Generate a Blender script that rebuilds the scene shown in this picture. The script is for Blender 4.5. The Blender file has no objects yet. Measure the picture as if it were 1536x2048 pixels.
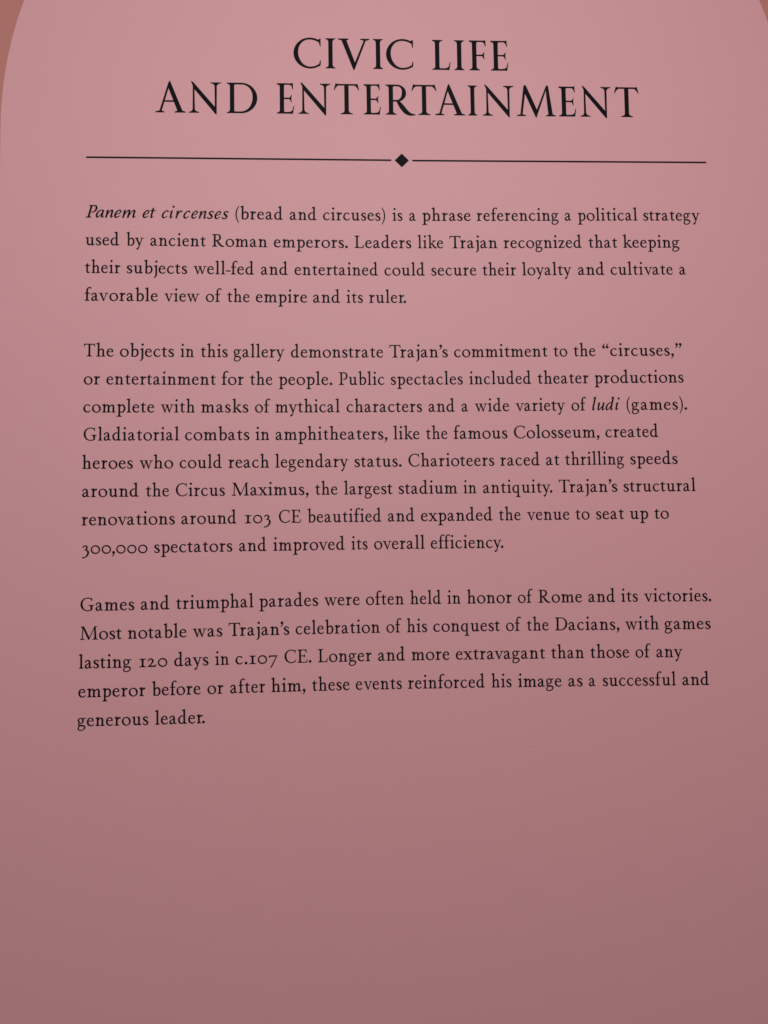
import bpy
import bmesh
import math
from mathutils.geometry import delaunay_2d_cdt
from mathutils import Vector, Matrix

# ------------------------------------------------------------------ units
# Panel coordinates: u to the right and v down, both in text-line pitches,
# (0, 0) = left end of the first body-text baseline.  The wall is the XZ plane.
PITCH = 0.028
U0, V0, EYE = 11.47, 10.0, 1.45


def at(u, v, out=0.0):
    """panel coordinates -> world; out = metres in front of the wall face"""
    return Vector(((u-U0)*PITCH, -out, EYE-(v-V0)*PITCH))


# ------------------------------------------------------------------ camera
scene = bpy.context.scene
cam_data = bpy.data.cameras.new('camera')
cam = bpy.data.objects.new('camera', cam_data)
scene.collection.objects.link(cam)
RIGHT = Vector((0.99905, -0.04194, -0.01203))
DOWN = Vector((-0.00960, 0.05753, -0.99830))
FWD = Vector((0.04256, 0.99746, 0.05708))
rotation = Matrix((RIGHT, -DOWN, -FWD)).transposed().to_4x4()
cam.matrix_world = Matrix.Translation(at(9.5123, 12.2022, 26.8117*PITCH)) @ rotation
cam_data.sensor_fit = 'VERTICAL'
cam_data.sensor_height = 36.0
cam_data.lens = 36.0*1500/2048
cam_data.clip_start = 0.02
cam_data.clip_end = 60
scene.camera = cam

# ------------------------------------------------------------------ light
world = bpy.data.worlds.new('World')
scene.world = world
world.use_nodes = True
bg = world.node_tree.nodes['Background']
bg.inputs['Color'].default_value = (1.0, 0.83, 0.83, 1)
bg.inputs['Strength'].default_value = 0.12


def lamp(name, loc, aim, watts, color, radius, angle, blend):
    d = bpy.data.lights.new(name, 'SPOT')
    d.energy = watts
    d.color = color
    d.shadow_soft_size = radius
    d.spot_size = math.radians(angle)
    d.spot_blend = blend
    o = bpy.data.objects.new(name, d)
    scene.collection.objects.link(o)
    o.location = loc
    o.rotation_euler = (Vector(aim)-Vector(loc)).to_track_quat('-Z', 'Y').to_euler()
    return o


lamp('gallery_spot', (0.0, -1.966, 2.42), (0.0, 0.0, 1.337), 159, (1.0, 0.97, 0.95), 0.05, 86.5, 1.0)
lamp('cool_side_fill', (-1.52, -1.9, 2.22), (-0.61, 0.0, 1.8), 16, (0.58, 0.80, 1.0), 0.05, 80, 1.0)  # added weak bluish fill, unseen source, cools the upper left of the panel

vs_ = scene.view_settings
scene.display_settings.display_device = 'sRGB'
vs_.view_transform = 'Standard'
vs_.look = 'None'
vs_.exposure = 0
vs_.gamma = 1
vs_.use_curve_mapping = False
scene.render.engine = 'CYCLES'
scene.cycles.use_denoising = False
scene.cycles.max_bounces = 4
scene.render.filter_size = 0.95


# ------------------------------------------------------------------ materials
def principled(name, color, rough, spec=0.5):
    m = bpy.data.materials.new(name)
    m.use_nodes = True
    nt = m.node_tree
    b = nt.nodes['Principled BSDF']
    b.inputs['Base Color'].default_value = (*color, 1)
    b.inputs['Roughness'].default_value = rough
    b.inputs['Specular IOR Level'].default_value = spec
    return m, nt, b


def paint(name, color, rough, spec, roller, depth, mottle):
    """wall paint: fine roller stipple in the normal, faint unevenness in colour and gloss"""
    m, nt, b = principled(name, color, rough, spec)
    N, L = nt.nodes.new, nt.links.new
    tc = N('ShaderNodeTexCoord')
    fine = N('ShaderNodeTexNoise'); fine.inputs['Scale'].default_value = roller
    fine.inputs['Detail'].default_value = 4
    mp = N('ShaderNodeMapping'); mp.inputs['Scale'].default_value = (1.0, 1.0, 1.7)
    L(tc.outputs['Object'], mp.inputs['Vector'])
    L(mp.outputs['Vector'], fine.inputs['Vector'])
    wide = N('ShaderNodeTexNoise'); wide.inputs['Scale'].default_value = 26
    wide.inputs['Detail'].default_value = 5
    L(mp.outputs['Vector'], wide.inputs['Vector'])
    add = N('ShaderNodeMath'); add.operation = 'MULTIPLY_ADD'
    L(wide.outputs['Fac'], add.inputs[0]); add.inputs[1].default_value = 1.2
    L(fine.outputs['Fac'], add.inputs[2])
    bump = N('ShaderNodeBump'); bump.inputs['Strength'].default_value = 1.0
    bump.inputs['Distance'].default_value = depth
    L(add.outputs[0], bump.inputs['Height'])
    L(bump.outputs['Normal'], b.inputs['Normal'])
    ramp = N('ShaderNodeValToRGB')
    lo = [c*(1-mottle) for c in color]; hi = [c*(1+mottle) for c in color]
    ramp.color_ramp.elements[0].position = 0.3; ramp.color_ramp.elements[0].color = (*lo, 1)
    ramp.color_ramp.elements[1].position = 0.7; ramp.color_ramp.elements[1].color = (*hi, 1)
    mix = N('ShaderNodeMath'); mix.operation = 'MULTIPLY_ADD'
    L(fine.outputs['Fac'], mix.inputs[0]); mix.inputs[1].default_value = 0.6
    sub = N('ShaderNodeMath'); sub.operation = 'MULTIPLY'; sub.inputs[1].default_value = 0.4
    L(wide.outputs['Fac'], sub.inputs[0]); L(sub.outputs[0], mix.inputs[2])
    L(mix.outputs[0], ramp.inputs['Fac'])
    L(ramp.outputs['Color'], b.inputs['Base Color'])
    return m


PINK = paint('pink_panel_paint', (0.503, 0.234, 0.251), 0.659, 0.68, 420, 0.00005, 0.018)
TERRACOTTA = paint('terracotta_wall_paint', (0.362, 0.140, 0.118), 0.6, 0.35, 300, 0.00006, 0.02)
INK, ink_nt, ink_b = principled('black_lettering', (0.0036, 0.0042, 0.0056), 0.65, 0.04)
ink_n = ink_nt.nodes.new('ShaderNodeTexNoise'); ink_n.inputs['Scale'].default_value = 500
ink_r = ink_nt.nodes.new('ShaderNodeMapRange')
ink_r.inputs['To Min'].default_value = 0.5; ink_r.inputs['To Max'].default_value = 0.62
ink_nt.links.new(ink_n.outputs['Fac'], ink_r.inputs['Value'])
ink_nt.links.new(ink_r.outputs['Result'], ink_b.inputs['Roughness'])


# ------------------------------------------------------------------ objects
def link(o, parent=None):
    scene.collection.objects.link(o)
    if parent is not None:
        o.parent = parent
        o.matrix_parent_inverse = parent.matrix_world.inverted()
    return o


def mesh_object(name, verts, faces, mat, parent=None):
    me = bpy.data.meshes.new(name)
    me.from_pydata([tuple(v) for v in verts], [], faces)
    me.materials.append(mat)
    me.update()
    return link(bpy.data.objects.new(name, me), parent)


def empty(name, loc, parent=None):
    o = bpy.data.objects.new(name, None)
    o.empty_display_size = 0.05
    o.location = loc
    link(o)
    bpy.context.view_layer.update()
    if parent is not None:
        o.parent = parent
        o.matrix_parent_inverse = parent.matrix_world.inverted()
        bpy.context.view_layer.update()
    return o


THICK = 0.005                                        # board; its front is the plane out = 0
LETTER = 0.00012                                     # applied lettering


# wall: one plastered slab behind the panel
bm = bmesh.new()
bmesh.ops.create_cube(bm, size=1)
for v in bm.verts:
    v.co = (v.co.x*3.2, THICK+0.06+v.co.y*0.12, 1.5+v.co.z*3.0)
me = bpy.data.meshes.new('wall'); bm.to_mesh(me); bm.free()
me.materials.append(TERRACOTTA)
wall = link(bpy.data.objects.new('wall', me))
wall['kind'] = 'structure'

# ---- the arched text panel
panel = empty('text_panel', at(11.568, 34.0, -THICK))
panel['label'] = 'pink arched gallery text panel with black lettering on a terracotta wall'
panel['category'] = 'text panel'

ARC_U, ARC_V, ARC_R, BOTTOM = 11.568, -3.524, 14.629, 34.0
outline = [(ARC_U-ARC_R, BOTTOM), (ARC_U+ARC_R, BOTTOM)]
SEG = 128
outline += [(ARC_U+ARC_R*math.cos(math.pi*i/SEG), ARC_V-ARC_R*math.sin(math.pi*i/SEG)) for i in range(SEG+1)]
bm = bmesh.new()
front = [bm.verts.new(at(u, v)) for u, v in outline]
face = bm.faces.new(front)
ext = bmesh.ops.extrude_face_region(bm, geom=[face])
for e in ext['geom']:
    if isinstance(e, bmesh.types.BMVert):
        e.co.y += THICK-0.0006                       # stands a hair off the wall
bmesh.ops.recalc_face_normals(bm, faces=bm.faces)
me = bpy.data.meshes.new('board'); bm.to_mesh(me); bm.free()
me.materials.append(PINK)
board = link(bpy.data.objects.new('board', me), panel)
bev = board.modifiers.new('bevel', 'BEVEL')
bev.width = 0.0007; bev.segments = 2; bev.limit_method = 'ANGLE'


def blister(u, v, r, h):                             # a speck trapped under the skin of the board
    n, k = 18, 6
    V, F = [], []
    for j in range(k):
        t = j/(k-1)
        for i in range(n):
            a = 2*math.pi*i/n
            V.append(at(u, v)+Vector((1.25*r*t*math.cos(a), -h*(0.5+0.5*math.cos(math.pi*t))+0.00002*(t > 0.99), r*t*math.sin(a))))
    for j in range(k-1):
        for i in range(n):
            F.append((j*n+i, (j+1)*n+i, (j+1)*n+(i+1) % n, j*n+(i+1) % n))
    o = mesh_object('speck', V, F, PINK, board)
    for p in o.data.polygons:
        p.use_smooth = True
    return o


# ---------------------------------------------------------------- lettering
# Every letter is drawn from pen strokes (x, y, pen width) and small filled
# shapes; the strokes of one letter are then merged into one outline.


class Pen:
    def __init__(self):
        self.tris = []

    def tri(self, a, b, c):
        ar = (b[0]-a[0])*(c[1]-a[1]) - (b[1]-a[1])*(c[0]-a[0])
        if abs(ar) < 0.02:
            return
        self.tris.append((a, b, c) if ar > 0 else (a, c, b))

    def P(self, *pts):                       # filled outline (may be concave)
        vs = [Vector((p[0], p[1])) for p in pts]
        n = len(vs)
        r = delaunay_2d_cdt(vs, [(i, (i+1) % n) for i in range(n)], [], 1, 1e-4)
        area = sum(pts[i][0]*pts[(i+1) % n][1]-pts[(i+1) % n][0]*pts[i][1] for i in range(n))
        order = list(range(n)) if area > 0 else list(range(n-1, -1, -1))
        r = delaunay_2d_cdt(vs, [], [order], 1, 1e-4)
        for f in r[2]:
            for k in range(1, len(f)-1):
                self.tri(tuple(r[0][f[0]]), tuple(r[0][f[k]]), tuple(r[0][f[k+1]]))

    def R(self, x0, y0, x1, y1):
        self.P((x0, y0), (x1, y0), (x1, y1), (x0, y1))

    def ribbon(self, pts, closed=False):
        n = len(pts)
        L, Rr = [], []
        for i, (x, y, w) in enumerate(pts):
            if closed:
                a, b = pts[(i-1) % n], pts[(i+1) % n]
            else:
                a, b = pts[max(i-1, 0)], pts[min(i+1, n-1)]
            dx, dy = b[0]-a[0], b[1]-a[1]
            d = math.hypot(dx, dy) or 1.0
            nx, ny = -dy/d*w/2, dx/d*w/2
            L.append((x+nx, y+ny))
            Rr.append((x-nx, y-ny))
        for i in range(n if closed else n-1):
            j = (i+1) % n
            self.tri(L[i], L[j], Rr[j])
            self.tri(L[i], Rr[j], Rr[i])

    def S(self, *p, n=11):                    # smooth stroke through (x, y, width)
        p = list(p)
        if len(p) == 2:
            self.ribbon(p)
            return
        q = [tuple(2*a-b for a, b in zip(p[0], p[1]))] + p + [tuple(2*a-b for a, b in zip(p[-1], p[-2]))]
        out = []
        for i in range(1, len(q)-2):
            for k in range(n):
                t = k/n
                out.append(tuple(0.5*(2*q[i][c] + (q[i+1][c]-q[i-1][c])*t
                                      + (2*q[i-1][c]-5*q[i][c]+4*q[i+1][c]-q[i+2][c])*t*t
                                      + (3*q[i][c]-q[i-1][c]-3*q[i+1][c]+q[i+2][c])*t**3) for c in range(3)))
        out.append(p[-1])
        self.ribbon(out)

    def O(self, cx, cy, rx, ry, thick, thin, tilt=0.0, n=64):
        pts = []
        for i in range(n):
            a = 2*math.pi*i/n
            w = thin + (thick-thin)*math.cos(a-tilt)**2
            c, s = math.cos(a), math.sin(a)
            pts.append((cx+(rx-w/2)*c, cy+(ry-w/2)*s, w))
        self.ribbon(pts, True)

    def A(self, cx, cy, rx, ry, a0, a1, thick, thin, tilt=0.0, taper=False, n=40):     # open arc, degrees
        pts = []
        for i in range(n+1):
            a = math.radians(a0+(a1-a0)*i/n)
            w = thin + (thick-thin)*math.cos(a-tilt)**2*(min(1, i/n/.3, (1-i/n)/.3) if taper else 1)
            pts.append((cx+(rx-w/2)*math.cos(a), cy+(ry-w/2)*math.sin(a), w))
        self.ribbon(pts)

    def dot(self, x, y, r, n=24):
        self.P(*[(x+r*math.cos(2*math.pi*i/n), y+r*math.sin(2*math.pi*i/n)) for i in range(n)])

    # serifs ------------------------------------------------------------
    def foot(self, xl, xr, y, a, b, t=6, h=15, s=1):  # bracketed serif under a stem
        def curve(x, e):                                 # from the serif tip up into the stem side
            out = []
            for i in range(7):
                q = i/6
                bx = (1-q)**2*e+2*q*(1-q)*(x+(e-x)*.18)+q*q*x
                by = (1-q)**2*t*.62+2*q*(1-q)*t*.95+q*q*(t+h)
                out.append((bx, y+s*by))
            return out
        pts = [(a, y), (b, y)]+curve(xr, b)+curve(xl, a)[::-1]
        self.P(*pts)

    def cap(self, xl, xr, y, a, b, t=6, h=15):       # the same, hanging from the top
        self.foot(xl, xr, y, a, b, t, h, -1)

    def flag(self, xl, xr, top, ln=18):              # slanted head serif of a lower-case stem
        self.P((xl-ln, top-16), (xl-ln+1, top-10), (xr-2, top), (xr, top-1), (xr, top-34),
               (xl, top-34), (xl-1, top-23), (xl-ln*.5, top-17.5))

    def stem(self, xl, xr, y0, y1):
        self.R(xl, y0, xr, y1)

    def spur(self, xl, xr, e):                       # right-hand foot of d, u
        self.P((xl, 26), (xl, 2), (xl+6, -3), (xl+14, -1), (e, 4), (e, 9), (xr+7, 11), (xr, 17), (xr, 26))

    def hook(self, x, w, e):                         # italic exit stroke
        self.S((x, 30, w), (x+1, 15, w-2), (x+7, 5, w-6), (x+14, 7, 7), (e, 22, 4))

    def entry(self, xl, xr, top=103):                # italic entry stroke
        self.P((xl-11, top-23), (xl-9, top-25), (xl-3, top-17), (xl, top-19), (xl, top-30), (xr, top-30),
               (xr, top-5), (xr-4, top), (xr-9, top-1))

    def finish(self, shear=0.0, ink=2.4):
        """merge everything into one clean outline: (verts, triangles, rim edges)"""
        vs, fs, idx = [], [], {}
        for t in self.tris:
            f = []
            for p in t:
                k = (round(p[0], 3), round(p[1], 3))
                if k not in idx:
                    idx[k] = len(vs)
                    vs.append(Vector(k))
                f.append(idx[k])
            if len(set(f)) == 3:
                fs.append(f)
        r = delaunay_2d_cdt(vs, [], fs, 1, 1e-3)
        keep = [f for f, o in zip(r[2], r[5]) if o]
        tris = []
        for f in keep:
            for k in range(1, len(f)-1):
                tris.append((f[0], f[k], f[k+1]))
        cnt = {}
        for f in tris:
            for k in range(3):
                a, b = f[k], f[(k+1) % 3]
                cnt.setdefault((min(a, b), max(a, b)), []).append((a, b))
        rim = [v[0] for v in cnt.values() if len(v) == 1]
        # ink spread: push the outline out a little
        nrm = {}
        for a, b in rim:
            ex, ey = r[0][b][0]-r[0][a][0], r[0][b][1]-r[0][a][1]
            d = math.hypot(ex, ey) or 1
            for i in (a, b):
                o = nrm.setdefault(i, [0.0, 0.0])
                o[0] += ey/d
                o[1] -= ex/d
        W = [[p[0], p[1]] for p in r[0]]
        for i, (nx, ny) in nrm.items():
            d = math.hypot(nx, ny)
            if d > 0.2:
                m = min(1.5, 2/d)*ink/d
                W[i] = [W[i][0]+nx*m, W[i][1]+ny*m]
        V = [(p[0]+shear*p[1], p[1]) for p in W]
        used = {i for f in tris for i in f}
        xs = [V[i][0] for i in used]
        x0 = min(xs)
        V = [(x-x0, y) for x, y in V]
        return V, tris, rim, max(xs)-x0


def lower(c):
    g = Pen()
    S, P, R = g.S, g.P, g.R
    if c == 'a':
        S((8, 70, 11), (12, 83, 11), (25, 95, 9), (42, 97, 11), (56, 86, 17), (60, 68, 19), (60, 24, 19))
        S((60, 32, 19), (62, 14, 16), (72, 6, 10), (92, 11, 4))
        S((56, 62, 6), (36, 53, 8), (17, 39, 12), (9.5, 22, 18), (20, 7, 16), (36, 5, 11), (58, 20, 6))
    elif c == 'b':
        g.stem(18, 37, 12, 150); g.flag(18, 37, 177)
        P((18, 20), (18, 1), (27, -3), (40, 6), (37, 20))
        S((33, 70, 6), (47, 89, 10), (65, 95, 13), (88, 81, 18), (96, 52, 19), (90, 24, 17), (70, 5, 11), (50, 2, 8), (31, 6, 8))
    elif c == 'c':
        S((77, 80, 15), (67, 93, 10), (48, 97, 8), (24, 85, 11), (9.5, 51, 19), (20, 20, 18), (44, 5, 11), (66, 6, 10), (88, 24, 4))
    elif c == 'd':
        g.stem(68, 87, 20, 150); g.flag(68, 87, 177); g.spur(68, 87, 110)
        S((72, 86, 7), (55, 97, 7), (32, 90, 11), (12, 66, 17), (9.5, 44, 19), (18, 18, 18), (38, 4.5, 11), (54, 7, 9), (72, 21, 7))
    elif c == 'e':
        R(14, 57.5, 81, 64)
        S((77.5, 57.5, 8), (71, 82, 15), (53, 96, 9), (38, 97, 8), (18, 82, 14), (9.5, 50, 19), (18, 20, 18), (42, 5, 11), (64, 6, 10), (86, 23, 4))
    elif c == 'f':
        g.stem(18, 37, 8, 115); g.foot(18, 37, 0, 0, 60); R(0, 91, 62, 99)
        S((27.5, 105, 19), (28.5, 138, 18), (39, 162, 12), (57, 171, 9), (70, 167, 13), (79, 158, 11))
    elif c == 'g':
        g.O(39, 67, 36, 35, 17, 8, 0.15)
        P((58, 96), (66, 97), (98, 100), (98, 91), (78, 90), (66, 84))
        S((24, 40, 7), (14, 30, 9), (13, 18, 13), (28, 10, 15), (60, 8, 15), (84, -2, 14), (88, -20, 13), (69, -42, 9), (40, -50, 8), (14, -42, 11), (8, -26, 12), (16, -8, 10), (30, 6, 8))
    elif c == 'h':
        g.stem(18, 37, 8, 150); g.flag(18, 37, 177); g.foot(18, 37, 0, 2, 54)
        S((34, 70, 6), (48, 88, 10), (66, 95, 11), (83, 84, 18), (87, 62, 19), (87, 8, 19)); g.foot(77.5, 96.5, 0, 62, 113)
    elif c == 'i':
        g.stem(17, 36, 8, 80); g.flag(17, 36, 108); g.foot(17, 36, 0, 0, 52); g.dot(28, 155, 13)
    elif c == 'j':
        g.stem(22, 41, -4, 80); g.flag(22, 41, 108); g.dot(32, 155, 13)
        S((31.5, 4, 19), (30.5, -22, 18), (20, -42, 11), (3, -54, 5))
    elif c == 'k':
        g.stem(18, 37, 8, 150); g.flag(18, 37, 177); g.foot(18, 37, 0, 2, 54)
        S((34, 46, 7), (58, 68, 7), (86, 95, 9)); P((62, 100), (62, 95), (80, 91), (92, 91), (106, 95), (106, 100))
        S((50, 60, 13), (74, 32, 19), (94, 9, 19), (119, 2, 6))
    elif c == 'l':
        g.stem(17, 36, 8, 150); g.flag(17, 36, 177); g.foot(17, 36, 0, 0, 53)
    elif c == 'm':
        g.stem(18, 37, 8, 80); g.flag(18, 37, 107); g.foot(18, 37, 0, 0, 52)
        for x in (0, 60):
            S((32+x if x == 0 else 84, 64, 6), (46+x, 86, 10), (62+x, 95, 11), (78+x, 85, 18), (81+x, 62, 19), (81+x, 8, 19))
            g.foot(71.5+x, 90.5+x, 0, 60+x, 106+x if x == 0 else 167)
    elif c == 'n':
        g.stem(17, 36, 8, 80); g.flag(17, 36, 107); g.foot(17, 36, 0, 0, 52)
        S((33, 68, 6), (46, 87, 10), (64, 95, 11), (81, 84, 18), (85, 62, 19), (85, 8, 19)); g.foot(75.5, 94.5, 0, 61, 112)
    elif c == 'o':
        g.O(54, 49, 54, 52, 19.5, 8, 0.22)
    elif c == 'p':
        g.stem(22, 41, -46, 80); g.flag(22, 41, 107); g.foot(22, 41, -54, 2, 63)
        S((38, 72, 6), (53, 91, 10), (69, 96, 13), (90, 80, 18), (97.5, 51, 19), (90, 22, 17), (70, 4, 11), (53, 3, 8), (38, 13, 7))
    elif c == 'q':
        g.stem(68, 87, -46, 92); P((68, 86), (76, 99), (85, 105), (87, 104), (87, 80)); g.foot(68, 87, -54, 47, 108)
        S((74, 86, 7), (55, 97, 7), (32, 90, 11), (12, 66, 17), (9.5, 44, 19), (18, 18, 18), (38, 4.5, 11), (54, 7, 9), (72, 21, 7))
    elif c == 'r':
        g.stem(17, 36, 8, 80); g.flag(17, 36, 107); g.foot(17, 36, 0, 0, 56)
        S((33, 66, 6), (43, 82, 11), (55, 92, 16), (72, 90, 15))
    elif c == 's':
        S((63, 75, 7), (55, 92, 10), (36, 97.5, 9), (17, 87, 15), (14, 71, 18), (34, 54, 20), (56, 38, 20), (62, 22, 18), (52, 7, 12), (32, 2.5, 9), (14, 8, 9), (5, 28, 6))
    elif c == 't':
        g.stem(20, 39, 26, 100); P((0, 92), (0, 95), (20, 105), (34, 124), (39, 125), (39, 100), (67, 100), (65, 91))
        S((29.5, 34, 19), (31, 14, 18), (45, 4.5, 12), (67, 13, 5))
    elif c == 'u':
        g.stem(17, 36, 38, 88); P((0, 94), (0, 99), (36, 101), (36, 80), (17, 80), (15, 90))
        S((26.5, 44, 19), (29, 18, 18), (46, 5.5, 15), (62, 8, 10), (80, 23, 7))
        g.stem(77, 96, 20, 88); P((60, 94), (60, 99), (96, 101), (96, 80), (77, 80), (75, 90)); g.spur(77, 96, 115)
    elif c == 'v':
        P((12, 97), (33, 97), (64, 18), (62, -3), (56, -3)); P((90, 97), (98, 97), (62, -3), (57, 2))
        P((0, 100), (0, 96), (14, 92), (32, 92), (46, 96), (46, 100)); P((76, 100), (76, 96), (88, 93), (98, 93), (115, 96), (115, 100))
    elif c == 'w':
        P((11, 97), (31, 97), (58, 20), (56, -3), (50, -3)); P((79, 97), (87, 97), (56, -3), (51, 2))
        P((69, 97), (89, 97), (116, 20), (114, -3), (108, -3)); P((140, 97), (148, 97), (114, -3), (109, 2))
        P((0, 100), (0, 96), (12, 92), (30, 92), (44, 96), (44, 100)); P((58, 100), (58, 96), (70, 92), (88, 92), (100, 96), (100, 100))
        P((126, 100), (126, 96), (138, 93), (148, 93), (166, 96), (166, 100))
    elif c == 'x':
        P((13, 97), (36, 97), (106, 3), (83, 3)); P((84, 97), (94, 97), (32, 3), (22, 3))
        P((1, 100), (1, 96), (14, 92), (36, 92), (48, 96), (48, 100)); P((72, 100), (72, 96), (82, 92), (95, 92), (110, 96), (110, 100))
        P((0, 0), (0, 4), (20, 8), (32, 8), (46, 4), (46, 0)); P((68, 0), (68, 4), (82, 8), (104, 8), (118, 4), (118, 0))
    elif c == 'y':
        P((12, 97), (33, 97), (68, 16), (62, 2), (55, -2)); S((94, 97, 8), (62, 8, 9), (50, -24, 11), (42, -38, 13), (33, -44, 14)); g.dot(32, -43, 10)
        P((0, 100), (0, 96), (14, 92), (32, 92), (46, 96), (46, 100)); P((76, 100), (76, 96), (88, 93), (98, 93), (115, 96), (115, 100))
    elif c == 'z':
        R(5, 90, 80, 99); P((5, 99), (3, 74), (8, 74), (16, 92)); P((58, 94), (80, 95), (26, 5), (4, 5)); R(3, 0, 78, 9)
        P((62, 4), (72, 9), (80, 27), (84, 27), (79, 0))
    return g.finish()


def upper(c):                                        # text capitals, figures, points
    g = Pen()
    S, P, R = g.S, g.P, g.R
    if c == 'T':
        g.stem(61, 81, 8, 155); g.foot(61, 81, 0, 38, 104); R(6, 152, 136, 160)
        P((4, 163), (0, 128), (5, 128), (14, 150), (20, 154), (12, 160)); P((138, 163), (142, 128), (137, 128), (128, 150), (122, 154), (130, 160))
    elif c == 'R':
        g.stem(22, 42, 8, 152); g.foot(22, 42, 0, 0, 64); g.cap(22, 42, 160, 0, 50)
        S((34, 156.5, 7), (62, 156, 8), (90, 147, 14), (101, 118, 20), (90, 90, 15), (62, 78, 8), (38, 77, 7))
        S((54, 82, 14), (88, 38, 21), (118, 9, 19), (154, 1, 5))
    elif c == 'P':
        g.stem(22, 42, 8, 152); g.foot(22, 42, 0, 0, 68); g.cap(22, 42, 160, 0, 50)
        S((34, 156.5, 7), (60, 157, 8), (92, 148, 14), (106, 116, 20), (96, 84, 15), (74, 70, 9), (57, 71, 5))
    elif c in 'CG':
        P((122, 151), (130, 153), (134, 158), (139, 158), (139, 121), (135.5, 121), (131, 136))
        if c == 'C':
            g.A(84, 80, 84, 82, 54, 312, 22, 8, 0.12, True); S((139, 19, 8), (146, 36, 4))
        else:
            g.A(84, 80, 84, 82, 54, 284, 22, 8, 0.12, True); S((100, 2.5, 9), (120, 7, 9), (134, 15, 9)); g.stem(122, 142, 10, 60); g.cap(122, 142, 70, 96, 164)
    elif c == 'M':
        P((32, 156), (40, 156), (32, 4), (23, 4)); P((26, 158), (50, 158), (118, 16), (108, -2), (102, -2))
        P((178, 158), (186, 158), (110, -2), (104, 4)); P((172, 158), (190, 158), (198, 4), (177, 4))
        g.foot(23, 32, 0, 0, 54, 6, 12); g.foot(177, 197, 0, 154, 217); g.cap(26, 48, 160, 10, 48, 6, 12); g.cap(174, 190, 160, 174, 206, 6, 12)
    elif c == 'E':
        g.stem(22, 42, 8, 152); R(0, 153.5, 112, 160); R(0, 0, 118, 7); R(40, 79, 90, 86)
        g.foot(22, 42, 0, 0, 60); g.cap(22, 42, 160, 0, 60)
        P((96, 155), (112, 162), (116, 124), (111, 124)); P((100, 4), (110, 8), (121, 40), (126, 40), (118, 0)); P((80, 84), (88, 100), (92, 100), (92, 64), (88, 64), (80, 81))
    elif c == 'D':
        g.stem(22, 42, 6, 154); g.foot(22, 42, 0, 0, 50); g.cap(22, 42, 160, 0, 50)
        R(34, 152, 76, 160); R(34, 0, 76, 8); g.A(75, 80, 80, 80, -90, 90, 22, 8, -0.1)
    elif c == 'L':
        g.stem(22, 42, 6, 152); g.cap(22, 42, 160, 0, 64); g.foot(22, 42, 0, 0, 60); R(0, 0, 112, 7)
        P((90, 4), (104, 8), (118, 42), (123, 42), (114, 0))
    elif c == '1':
        g.stem(32, 52, 8, 92); g.foot(32, 52, 0, 0, 84); g.cap(32, 52, 100, 0, 84)
    elif c == '0':
        g.O(56, 50, 56, 53, 14, 11, 0.6)
    elif c == '2':
        S((6, 70, 7), (16, 88, 11), (38, 99, 11), (61, 85, 18), (62, 64, 17), (44, 36, 11), (12, 6, 7))
        P((2, 0), (12, 15), (90, 15), (101, 30), (107, 30), (96, 0))
    elif c == '3':
        S((8, 76, 8), (20, 93, 11), (42, 98, 11), (60, 82, 17), (54, 62, 13), (32, 45, 6))
        S((32, 47, 5), (60, 41, 13), (75, 16, 20), (64, -18, 16), (40, -42, 11), (8, -52, 9)); g.dot(9, -49, 7)
    elif c == '7':
        P((5, 97), (106, 97), (98, 84), (16, 84)); P((5, 97), (0, 70), (5, 70), (20, 86)); P((94, 92), (106, 97), (31, -52), (18, -52))
    elif c == '.':
        g.dot(15.5, 12.5, 15.5)
    elif c in ',’”“':
        def comma(x, y, k=1):
            g.dot(x+17*k, y, 15)
            S((x+22*k, y+8*k, 19), (x+27*k, y-6*k, 11), (x+18*k, y-30*k, 8), (x+1*k, y-47*k, 4))
        if c == ',': comma(0, 12)
        elif c == '’': comma(0, 148)
        elif c == '”': comma(0, 148); comma(48, 148)
        else: comma(90, 116, -1); comma(42, 116, -1)
    elif c in '()':
        f = (lambda x: x) if c == '(' else (lambda x: 44-x)
        S((f(40), 172, 5), (f(14), 118, 11), (f(6), 62, 13), (f(14), 6, 11), (f(40), -50, 5))
    elif c == '-':
        R(0, 37, 60, 48)
    return g.finish()


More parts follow.
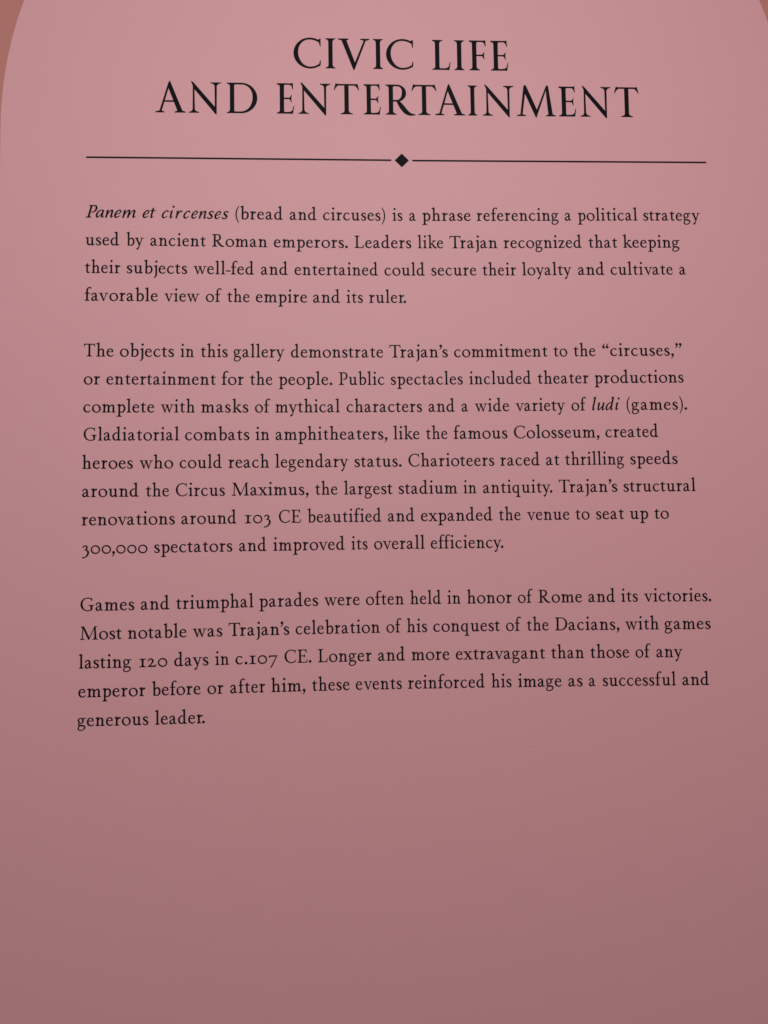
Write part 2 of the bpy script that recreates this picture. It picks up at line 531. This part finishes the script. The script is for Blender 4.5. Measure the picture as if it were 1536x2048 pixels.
def italic(c):
    g = Pen()
    S, P, R = g.S, g.P, g.R
    if c in 'ad':
        S((70, 95, 6), (48, 98, 8), (22, 78, 14), (9, 42, 18), (17, 11, 15), (31, 6, 10), (50, 28, 7), (70, 68, 6))
        g.stem(64, 82, 26, 98 if c == 'a' else 150); g.hook(73, 18, 97)
        if c == 'd': g.flag(64, 82, 176, 14)
    elif c in 'nm':
        g.stem(12, 30, 0, 80); g.entry(12, 30)
        n = 2 if c == 'm' else 1
        for k in range(n):
            x = 60*k
            S((26+x, 34, 6), (44+x, 76, 8), (60+x, 95, 13), (74+x, 92, 17), (77+x, 72, 18), (76+x, 30 if k == n-1 else 0, 18))
        g.hook(76+60*(n-1), 18, 100+60*(n-1))
    elif c == 'e':
        S((14, 44, 6), (42, 50, 7), (62, 64, 10), (64, 86, 13), (50, 98, 9), (28, 88, 13), (10, 48, 18), (18, 13, 16), (38, 5, 12), (74, 26, 4))
    elif c == 'c':
        S((70, 80, 14), (58, 97, 9), (32, 88, 13), (10, 48, 18), (18, 13, 16), (38, 5, 12), (72, 26, 4))
    elif c == 't':
        g.stem(22, 40, 26, 122); P((22, 120), (30, 130), (40, 134), (40, 118)); R(3, 92, 66, 100); g.hook(31, 18, 58)
    elif c in 'il':
        g.stem(13, 31, 26, 80 if c == 'i' else 150); g.hook(22, 18, 47)
        if c == 'i': g.entry(13, 31); g.dot(28, 151, 12)
        else: g.flag(13, 31, 176, 14)
    elif c == 'r':
        g.stem(12, 30, 0, 80); g.entry(12, 30); S((27, 40, 6), (42, 76, 9), (56, 95, 13), (72, 88, 17))
    elif c == 's':
        S((62, 77, 8), (54, 94, 10), (36, 98, 9), (18, 87, 15), (16, 71, 18), (34, 54, 20), (52, 38, 20), (57, 22, 17), (47, 7, 12), (28, 3, 10), (10, 8, 12), (5, 22, 7))
    elif c == 'u':
        g.stem(13, 31, 30, 80); g.entry(13, 31); S((22, 34, 18), (24, 13, 16), (37, 7, 11), (56, 30, 8), (74, 64, 6)); g.stem(70, 88, 26, 100); g.hook(79, 18, 103)
    elif c == 'P':
        g.stem(22, 41, 8, 152); g.foot(22, 41, 0, 0, 66); g.cap(22, 41, 160, 2, 50)
        S((34, 156.5, 7), (58, 157, 8), (86, 148, 14), (98, 116, 20), (88, 84, 15), (66, 70, 9), (48, 71, 5))
    return g.finish(0.245)


def roman_capital(c):                                # inscriptional capitals of the heading, 150 high
    g = Pen()
    S, P, R = g.S, g.P, g.R
    if c == 'C':
        g.A(84, 75, 84, 77, 53, 306, 23, 8, 0.12, True)
        P((124, 143), (131, 144), (134, 147.5), (138, 147.5), (138, 109), (135.5, 109), (131, 127), (128, 133)); S((129, 12, 8), (134, 19, 7), (137, 38, 3))
    elif c == 'I':
        g.stem(14, 35, 6, 144); g.foot(14, 35, 0, 0, 49, 5, 11); g.cap(14, 35, 150, 0, 49, 5, 11)
    elif c == 'V':
        P((17, 147), (41, 147), (86, 30), (135, 147), (144, 147), (83, -6), (78, -6))
        P((0, 150), (0, 147), (18, 142), (44, 142), (54, 147), (54, 150)); P((114, 150), (114, 147), (131, 142), (145, 142), (161, 147), (161, 150))
    elif c in 'LEF':
        g.stem(15, 36, 4, 146); g.foot(15, 36, 0, 0, 44 if c != 'F' else 52, 5, 11); g.cap(15, 36, 150, 0, 44 if c != 'L' else 52, 5, 11)
        if c != 'L':
            R(0, 144, 82, 150); R(34, 72.5, 70, 78.5)
            P((58, 75), (66, 80), (71, 85), (74, 91), (76.5, 91), (74, 75), (76.5, 57), (74, 57), (70, 66), (66, 71))
            P((56, 145), (70, 148), (82, 153), (84, 122), (81.5, 122), (77, 136), (70, 143))
        if c != 'F':
            e = 93 if c == 'L' else 89
            P((0, 0), (0, 4), (34, 7), (e-32, 7), (e-17, 9), (e-8, 18), (e-2.5, 38), (e, 38), (e-7, -1), (e-14, 0))
    elif c == 'A':
        P((66, 146), (72, 157), (76, 150), (30, 4), (20, 4)); P((67, 148), (72, 157), (76.5, 150), (139, 4), (114, 4), (68, 118)); R(42, 52.5, 106, 59)
        P((0, 0), (0, 3), (18, 8), (31, 8), (46, 3), (46, 0)); P((98, 0), (98, 3), (113, 8), (138, 8), (154, 3), (154, 0))
    elif c == 'N':
        P((23, 4), (33, 4), (31, 128), (24, 140)); P((14, 156), (22, 153), (32, 143), (141, 20), (141, -7), (136, -6), (30, 118), (24, 134)); P((133, 4), (141, 4), (142, 146), (132, 146))
        g.foot(23, 33, 0, 4, 54, 5, 12); g.cap(132, 142, 150, 112, 163, 5, 12)
    elif c == 'D':
        g.stem(16, 37, 4, 146); g.foot(16, 37, 0, 0, 44, 5, 11); g.cap(16, 37, 150, 0, 44, 5, 11)
        R(30, 143, 74, 150); R(30, 0, 74, 7); g.A(73, 75, 82, 75, -90, 90, 23, 7, -0.1)
    elif c == 'T':
        g.stem(54, 75, 6, 146); g.foot(54, 75, 0, 34, 95, 5, 11); R(10, 143.5, 120, 150)
        P((10, 154), (5, 138), (0, 121), (3, 121), (11, 134), (20, 142), (30, 145), (26, 150), (16, 150)); P((120, 152), (125, 136), (129, 121), (126, 121), (118, 134), (109, 142), (99, 145), (104, 150), (112, 150))
    elif c == 'R':
        g.stem(16, 37, 6, 146); g.foot(16, 37, 0, 0, 54, 5, 11); g.cap(16, 37, 150, 0, 44, 5, 11)
        R(30, 143, 58, 150); R(30, 66, 58, 73); g.A(57, 108, 47, 42, -90, 90, 21, 7, -0.1)
        S((60, 70, 12), (80, 42, 22), (104, 14, 21), (126, 2, 12), (150, 0, 3))
    elif c == 'M':
        P((36, 150), (42, 157), (48, 150), (27, 4), (17, 4)); P((36.5, 148), (42, 157), (49, 150), (104, 26), (100, -6), (95, -6), (44, 110))
        P((149, 148), (158, 152), (102, 4), (97, -6), (96, 18)); P((149, 147), (155, 157), (161, 150), (182, 4), (160, 4), (151, 110))
        P((0, 0), (0, 3), (16, 8), (29, 8), (44, 3), (44, 0)); P((148, 0), (148, 3), (160, 8), (182, 8), (197, 3), (197, 0))
    return g.finish(ink=0.8)


GLYPHS = {}


def glyph(style, c):
    k = (style, c)
    if k not in GLYPHS:
        if style == 'heading':
            GLYPHS[k] = roman_capital(c)
        elif style == 'italic':
            GLYPHS[k] = italic(c)
        else:
            GLYPHS[k] = lower(c) if c.islower() else upper(c)
    return GLYPHS[k]


# gaps between neighbouring letters, in hundredths of the x-height
GAP = {}
for pair, v in (('Tr', -5), ('fa', -4), ('fo', -4), ('fe', -4), ('fu', 4), ('ff', -8), ('fi', -2), ('ft', -4), ('rt', 9), ('ry', 9),
                ('n’', 14), ('’s', 3), ('y.', -6), ('r.', -4), ('r,', -4), (',”', 22), ('0,', 8), (',0', 14), ('fo', -4), ('av', 4),
                ('va', 4), ('ov', 8), ('ve', 6), ('wa', 6), ('we', 8), ('ow', 8), ('ty', 6), ('ay', 4), ('ny', 8), ('oy', 8), ('ya', 6), ('my', 8), ('by', 6),
                ('vi', 10), ('wi', 10), ('ew', 10), ('xp', 8), ('ex', 8), ('xt', 8), ('ax', 6), ('xi', 8), ('ke', 4), ('ks', 4), ('kl', 8), ('wh', 8), ('cy', 6), ('yt', 6), ('ys', 8), ('as', 12),
                ('Pa', -20), ('ot', 10), ('ct', 10), ('et', 12), ('st', 10), ('tt', 8), ('l-', 10), ('-f', 6), ('d.', 14)):
    GAP[pair] = v


# word, left, right, baseline at left, baseline at right (panel coordinates)
HEADING = (
    [('C', 7.514, 8.521, -5.789, -5.791), ('I', 8.7, 9.058, -5.791, -5.792), ('V', 9.151, 10.33, -5.792, -5.794), ('I', 10.458, 10.823, -5.794, -5.795), ('C', 10.938, 11.952, -5.795, -5.797), ('L', 12.655, 13.345, -5.799, -5.8), ('I', 13.484, 13.854, -5.801, -5.801), ('F', 14.042, 14.675, -5.802, -5.803), ('E', 14.851, 15.515, -5.803, -5.805)],
    [('A', 2.476, 3.581, -4.026, -4.029), ('N', 3.688, 4.863, -4.029, -4.033), ('D', 5.068, 6.182, -4.033, -4.037), ('E', 6.896, 7.533, -4.039, -4.04), ('N', 7.683, 8.865, -4.041, -4.044), ('T', 8.985, 9.928, -4.045, -4.047), ('E', 10.094, 10.726, -4.048, -4.05), ('R', 10.9, 12.001, -4.05, -4.053), ('T', 11.86, 12.801, -4.053, -4.056), ('A', 12.732, 13.853, -4.055, -4.059), ('I', 13.968, 14.305, -4.059, -4.06), ('N', 14.511, 15.684, -4.06, -4.064), ('M', 15.793, 17.26, -4.064, -4.068), ('E', 17.383, 18.035, -4.069, -4.071), ('N', 18.188, 19.356, -4.071, -4.074), ('T', 19.487, 20.423, -4.075, -4.077)],
)
LINES = {
    0: [('/Panem', 0.01, 1.798, -0.074, -0.073), ('/et', 2.043, 2.516, -0.072, -0.07), ('/circenses', 2.727, 5.127, -0.069, -0.052), ('(bread', 5.378, 7.1, -0.051, -0.04), ('and', 7.34, 8.323, -0.039, -0.034), ('circuses)', 8.551, 10.829, -0.034, -0.032), ('is', 11.097, 11.469, -0.033, -0.034), ('a', 11.71, 11.967, -0.035, -0.035), ('phrase', 12.19, 13.992, -0.036, -0.047), ('referencing', 14.204, 17.264, -0.049, -0.077), ('a', 17.486, 17.743, -0.08, -0.082), ('political', 17.978, 20.226, -0.085, -0.105), ('strategy', 20.44, 22.597, -0.106, -0.116)],
    1: [('used', 0.021, 1.222, 0.947, 0.949), ('by', 1.471, 2.094, 0.95, 0.953), ('ancient', 2.324, 4.311, 0.955, 0.969), ('Roman', 4.536, 6.531, 0.971, 0.985), ('emperors.', 6.761, 9.454, 0.987, 0.997), ('Leaders', 9.694, 11.78, 0.997, 0.994), ('like', 12.009, 12.959, 0.993, 0.989), ('Trajan', 13.184, 14.956, 0.988, 0.975), ('recognized', 15.185, 18.103, 0.973, 0.945), ('that', 18.349, 19.436, 0.942, 0.932), ('keeping', 19.647, 21.785, 0.931, 0.917)],
    2: [('their', 0.007, 1.267, 1.965, 1.97), ('subjects', 1.487, 3.653, 1.971, 1.986), ('well-fed', 3.873, 6.051, 1.988, 2.005), ('and', 6.289, 7.272, 2.006, 2.012), ('entertained', 7.507, 10.547, 2.013, 2.02), ('could', 10.775, 12.262, 2.019, 2.015), ('secure', 12.492, 14.164, 2.014, 2.004), ('their', 14.377, 15.626, 2.003, 1.993), ('loyalty', 15.851, 17.696, 1.991, 1.973), ('and', 17.929, 18.925, 1.971, 1.961), ('cultivate', 19.152, 21.499, 1.959, 1.943), ('a', 21.735, 21.996, 1.942, 1.941)],
    3: [('favorable', 0.014, 2.612, 2.98, 2.996), ('view', 2.835, 4.091, 2.998, 3.008), ('of', 4.314, 4.883, 3.01, 3.014), ('the', 5.075, 5.892, 3.015, 3.021), ('empire', 6.106, 7.964, 3.022, 3.032), ('and', 8.17, 9.159, 3.033, 3.035), ('its', 9.384, 9.984, 3.036, 3.036), ('ruler.', 10.202, 11.561, 3.036, 3.034)],
    5: [('The', -0.003, 1.06, 5.004, 5.011), ('objects', 1.274, 3.195, 5.012, 5.025), ('in', 3.417, 3.9, 5.026, 5.03), ('this', 4.131, 5.103, 5.031, 5.037), ('gallery', 5.312, 7.139, 5.038, 5.047), ('demonstrate', 7.36, 10.701, 5.048, 5.053), ('Trajan’s', 10.92, 13.056, 5.053, 5.047), ('commitment', 13.276, 16.72, 5.046, 5.023), ('to', 16.939, 17.454, 5.021, 5.017), ('the', 17.68, 18.507, 5.015, 5.008), ('“circuses,”', 18.758, 21.728, 5.006, 4.987)],
    6: [('or', 0.013, 0.586, 6.014, 6.017), ('entertainment', 0.806, 4.678, 6.018, 6.04), ('for', 4.884, 5.671, 6.041, 6.044), ('the', 5.887, 6.702, 6.045, 6.048), ('people.', 6.918, 8.845, 6.049, 6.054), ('Public', 9.081, 10.737, 6.054, 6.054), ('spectacles', 10.953, 13.587, 6.054, 6.046), ('included', 13.816, 16.096, 6.045, 6.032), ('theater', 16.323, 18.215, 6.03, 6.016), ('productions', 18.432, 21.762, 6.015, 5.995)],
    7: [('complete', 0.006, 2.51, 7.021, 7.033), ('with', 2.73, 3.94, 7.034, 7.039), ('masks', 4.152, 5.839, 7.04, 7.045), ('of', 6.067, 6.623, 7.046, 7.048), ('mythical', 6.794, 9.11, 7.048, 7.051), ('characters', 9.347, 12.084, 7.051, 7.049), ('and', 12.313, 13.277, 7.048, 7.045), ('a', 13.514, 13.77, 7.044, 7.043), ('wide', 14.0, 15.27, 7.042, 7.036), ('variety', 15.495, 17.323, 7.035, 7.024), ('of', 17.552, 18.112, 7.023, 7.019), ('/ludi', 18.314, 19.356, 7.018, 7.011), ('(games).', 19.596, 21.855, 7.01, 7.0)],
    8: [('Gladiatorial', 0.029, 3.383, 8.028, 8.038), ('combats', 3.586, 5.873, 8.038, 8.043), ('in', 6.086, 6.584, 8.043, 8.043), ('amphitheaters,', 6.798, 10.814, 8.044, 8.044), ('like', 11.031, 11.982, 8.044, 8.042), ('the', 12.201, 12.994, 8.042, 8.04), ('famous', 13.211, 15.179, 8.04, 8.033), ('Colosseum,', 15.413, 18.56, 8.032, 8.016), ('created', 18.778, 20.749, 8.015, 8.007)],
    9: [('heroes', -0.012, 1.767, 9.032, 9.036), ('who', 1.991, 3.179, 9.036, 9.037), ('could', 3.399, 4.897, 9.037, 9.037), ('reach', 5.122, 6.572, 9.037, 9.037), ('legendary', 6.783, 9.401, 9.037, 9.036), ('status.', 9.612, 11.312, 9.035, 9.034), ('Charioteers', 11.558, 14.676, 9.034, 9.027), ('raced', 14.891, 16.343, 9.027, 9.022), ('at', 16.563, 17.058, 9.021, 9.02), ('thrilling', 17.26, 19.442, 9.019, 9.011), ('speeds', 19.669, 21.433, 9.01, 9.006)],
    10: [('around', -0.002, 1.975, 10.035, 10.036), ('the', 2.216, 3.043, 10.036, 10.035), ('Circus', 3.271, 5.004, 10.034, 10.031), ('Maximus,', 5.236, 7.969, 10.03, 10.026), ('the', 8.195, 9.005, 10.025, 10.024), ('largest', 9.231, 10.97, 10.024, 10.022), ('stadium', 11.186, 13.312, 10.022, 10.02), ('in', 13.533, 14.005, 10.02, 10.019), ('antiquity.', 14.241, 16.776, 10.019, 10.014), ('Trajan’s', 17.005, 19.165, 10.014, 10.009), ('structural', 19.387, 22.066, 10.009, 10.008)],
    11: [('renovations', -0.008, 3.248, 11.037, 11.03), ('around', 3.467, 5.414, 11.029, 11.022), ('103', 5.691, 6.622, 11.021, 11.017), ('CE', 6.905, 7.691, 11.016, 11.014), ('beautified', 7.922, 10.563, 11.014, 11.009), ('and', 10.789, 11.755, 11.009, 11.008), ('expanded', 11.976, 14.573, 11.008, 11.007), ('the', 14.793, 15.597, 11.007, 11.007), ('venue', 15.821, 17.381, 11.007, 11.006), ('to', 17.589, 18.114, 11.006, 11.006), ('seat', 18.345, 19.38, 11.006, 11.005), ('up', 19.592, 20.273, 11.005, 11.006), ('to', 20.491, 21.037, 11.006, 11.006)],
    12: [('300,000', 0.02, 2.293, 12.038, 12.031), ('spectators', 2.519, 5.267, 12.029, 12.013), ('and', 5.496, 6.47, 12.012, 12.007), ('improved', 6.7, 9.248, 12.006, 11.997), ('its', 9.475, 10.058, 11.996, 11.995), ('overall', 10.283, 12.103, 11.995, 11.994), ('efficiency.', 12.317, 14.944, 11.994, 11.996)],
    14: [('Games', -0.014, 1.854, 14.035, 14.026), ('and', 2.069, 3.072, 14.024, 14.016), ('triumphal', 3.289, 6.006, 14.014, 13.988), ('parades', 6.199, 8.287, 13.987, 13.973), ('were', 8.494, 9.763, 13.972, 13.968), ('often', 9.973, 11.33, 13.968, 13.966), ('held', 11.55, 12.668, 13.966, 13.968), ('in', 12.878, 13.364, 13.968, 13.969), ('honor', 13.587, 15.209, 13.97, 13.975), ('of', 15.421, 15.969, 13.976, 13.978), ('Rome', 16.165, 17.76, 13.979, 13.986), ('and', 17.979, 18.968, 13.987, 13.992), ('its', 19.184, 19.796, 13.993, 13.996), ('victories.', 20.016, 22.496, 13.997, 14.015)],
    15: [('Most', -0.025, 1.422, 15.032, 15.025), ('notable', 1.626, 3.673, 15.024, 15.004), ('was', 3.882, 4.92, 15.002, 14.991), ('Trajan’s', 5.13, 7.264, 14.988, 14.969), ('celebration', 7.475, 10.463, 14.968, 14.955), ('of', 10.688, 11.235, 14.955, 14.955), ('his', 11.418, 12.146, 14.955, 14.956), ('conquest', 12.359, 14.755, 14.956, 14.964), ('of', 14.971, 15.525, 14.965, 14.968), ('the', 15.718, 16.519, 14.969, 14.973), ('Dacians,', 16.742, 19.088, 14.974, 14.989), ('with', 19.298, 20.533, 14.99, 14.999), ('games', 20.741, 22.438, 15.001, 15.016)],
    16: [('lasting', -0.05, 1.754, 16.026, 16.019), ('120', 2.023, 3.004, 16.017, 16.007), ('days', 3.238, 4.435, 16.004, 15.99), ('in', 4.663, 5.147, 15.988, 15.982), ('c.107', 5.365, 6.847, 15.98, 15.965), ('CE.', 7.084, 8.032, 15.963, 15.956), ('Longer', 8.261, 10.159, 15.955, 15.947), ('and', 10.38, 11.346, 15.947, 15.946), ('more', 11.57, 12.934, 15.946, 15.949), ('extravagant', 13.148, 16.363, 15.95, 15.967), ('than', 16.572, 17.776, 15.969, 15.977), ('those', 17.99, 19.422, 15.979, 15.99), ('of', 19.641, 20.202, 15.992, 15.996), ('any', 20.401, 21.368, 15.998, 16.006)],
    17: [('emperor', -0.056, 2.253, 17.019, 17.011), ('before', 2.477, 4.166, 17.009, 16.99), ('or', 4.391, 4.957, 16.988, 16.981), ('after', 5.183, 6.408, 16.979, 16.965), ('him,', 6.614, 7.818, 16.963, 16.953), ('these', 8.038, 9.375, 16.952, 16.945), ('events', 9.583, 11.219, 16.944, 16.942), ('reinforced', 11.431, 14.176, 16.942, 16.951), ('his', 14.405, 15.133, 16.952, 16.957), ('image', 15.36, 16.939, 16.958, 16.97), ('as', 17.17, 17.693, 16.972, 16.976), ('a', 17.915, 18.164, 16.977, 16.979), ('successful', 18.417, 21.087, 16.982, 17.005), ('and', 21.32, 22.31, 17.007, 17.017)],
    18: [('generous', -0.069, 2.362, 18.01, 18.007), ('leader.', 2.586, 4.311, 18.006, 17.988)],
}


def add_solid(V, F, pts, tris, rim, to_world):
    """front faces plus the thin cut edge down to the board"""
    b = len(V)
    for p in pts:
        V.append(to_world(p, LETTER))
    for t in tris:
        F.append((b+t[0], b+t[1], b+t[2]))
    back = {}
    for a, c in rim:
        for i in (a, c):
            if i not in back:
                back[i] = len(V)
                V.append(to_world(pts[i], -0.00005))
        F.append((b+c, b+a, back[a], back[c]))


def place_glyph(V, F, style, ch, u, v, sx, sy, ang):
    pts, tris, rim, _ = glyph(style, ch)
    ca, sa = math.cos(ang), math.sin(ang)

    def to_world(p, out):
        x, y = p[0]*sx, p[1]*sy
        return at(u+x*ca+y*sa, v+x*sa-y*ca, out)
    add_solid(V, F, pts, tris, rim, to_world)


TEXT_SCALE = 0.002825                                # line pitches per glyph unit


def set_word(V, F, word, u0, u1, v0, v1):
    style = 'roman'
    if word[0] == '/':
        style, word = 'italic', word[1:]
    wide = 1.15 if style == 'italic' else 1.0
    widths = [glyph(style, c)[3]*TEXT_SCALE*wide for c in word]
    base = 12.0 if style == 'italic' else 17.0
    gaps = [(GAP.get(word[i:i+2], base) if style == 'roman' or word[i:i+2] == 'Pa' else base)*TEXT_SCALE for i in range(len(word)-1)]
    need = (u1-u0)-sum(widths)-sum(gaps)

    if gaps:
        extra = need/len(gaps)
        lim = 4.5*TEXT_SCALE                         # little letter-spacing, the rest in the letters' width
        e = max(-lim, min(lim, extra))
        k = ((u1-u0)-sum(gaps)-e*len(gaps))/sum(widths)
        gaps = [g+e for g in gaps]
    else:
        k = (u1-u0)/sum(widths)
    ang = math.atan2(v1-v0, u1-u0)
    x = u0
    for i, c in enumerate(word):
        t = (x-u0)/(u1-u0)
        place_glyph(V, F, style, c, x, v0+(v1-v0)*t, TEXT_SCALE*k*wide, TEXT_SCALE, ang)
        x += widths[i]*k+(gaps[i] if i < len(gaps) else 0)



# two specks trapped under the skin of the board
blister(15.74, 19.19, 0.0019, 0.00022)
blister(2.86, 22.15, 0.0017, 0.00015)

# ---- heading in inscriptional capitals
heading = empty('heading', at(11.5, -4.0), panel)
heading['label'] = 'two-line heading in large capitals above the divider'
CAPS = 1.145/150
for line in HEADING:
    V, F = [], []
    for ch, u0, u1, v0, v1 in line:
        w = glyph('heading', ch)[3]
        place_glyph(V, F, 'heading', ch, u0, v0, (u1-u0)/w, CAPS, math.atan2(v1-v0, u1-u0))
    mesh_object('heading_line', V, F, INK, heading)

# ---- divider: two thin rules and a diamond
divider = empty('divider', at(11.47, -2.31), panel)
divider['label'] = 'thin rule broken by a small solid diamond'


def flat_shape(name, pts, parent):
    V, F = [], []
    n = len(pts)
    tris = [(0, k, k+1) for k in range(1, n-1)]
    add_solid(V, F, pts, tris, [(i, (i+1) % n) for i in range(n)], lambda p, out: at(p[0], p[1], out))
    return mesh_object(name, V, F, INK, parent)


H = 0.031
for u0, v0, u1, v1 in ((0.013, -2.309, 11.082, -2.312), (11.856, -2.307, 22.918, -2.352)):
    flat_shape('rule', [(u0, v0+H), (u1, v1+H), (u1, v1-H), (u0, v0-H)], divider)
D = 0.262
flat_shape('diamond', [(11.47, -2.309+D), (11.47+D, -2.309), (11.47, -2.309-D), (11.47-D, -2.309)], divider)

# ---- body text
for name, rows, label in (('paragraph', range(0, 4), 'short first paragraph, its opening words in italics'),
                          ('paragraph', range(5, 13), 'long middle paragraph of eight lines'),
                          ('paragraph', range(14, 19), 'last paragraph of five lines')):
    par = empty(name, at(11.5, rows[-1]), panel)
    par['label'] = label
    for r in rows:
        V, F = [], []
        for word, u0, u1, v0, v1 in LINES[r]:
            set_word(V, F, word, u0, u1, v0, v1)
        mesh_object('text_line', V, F, INK, par)
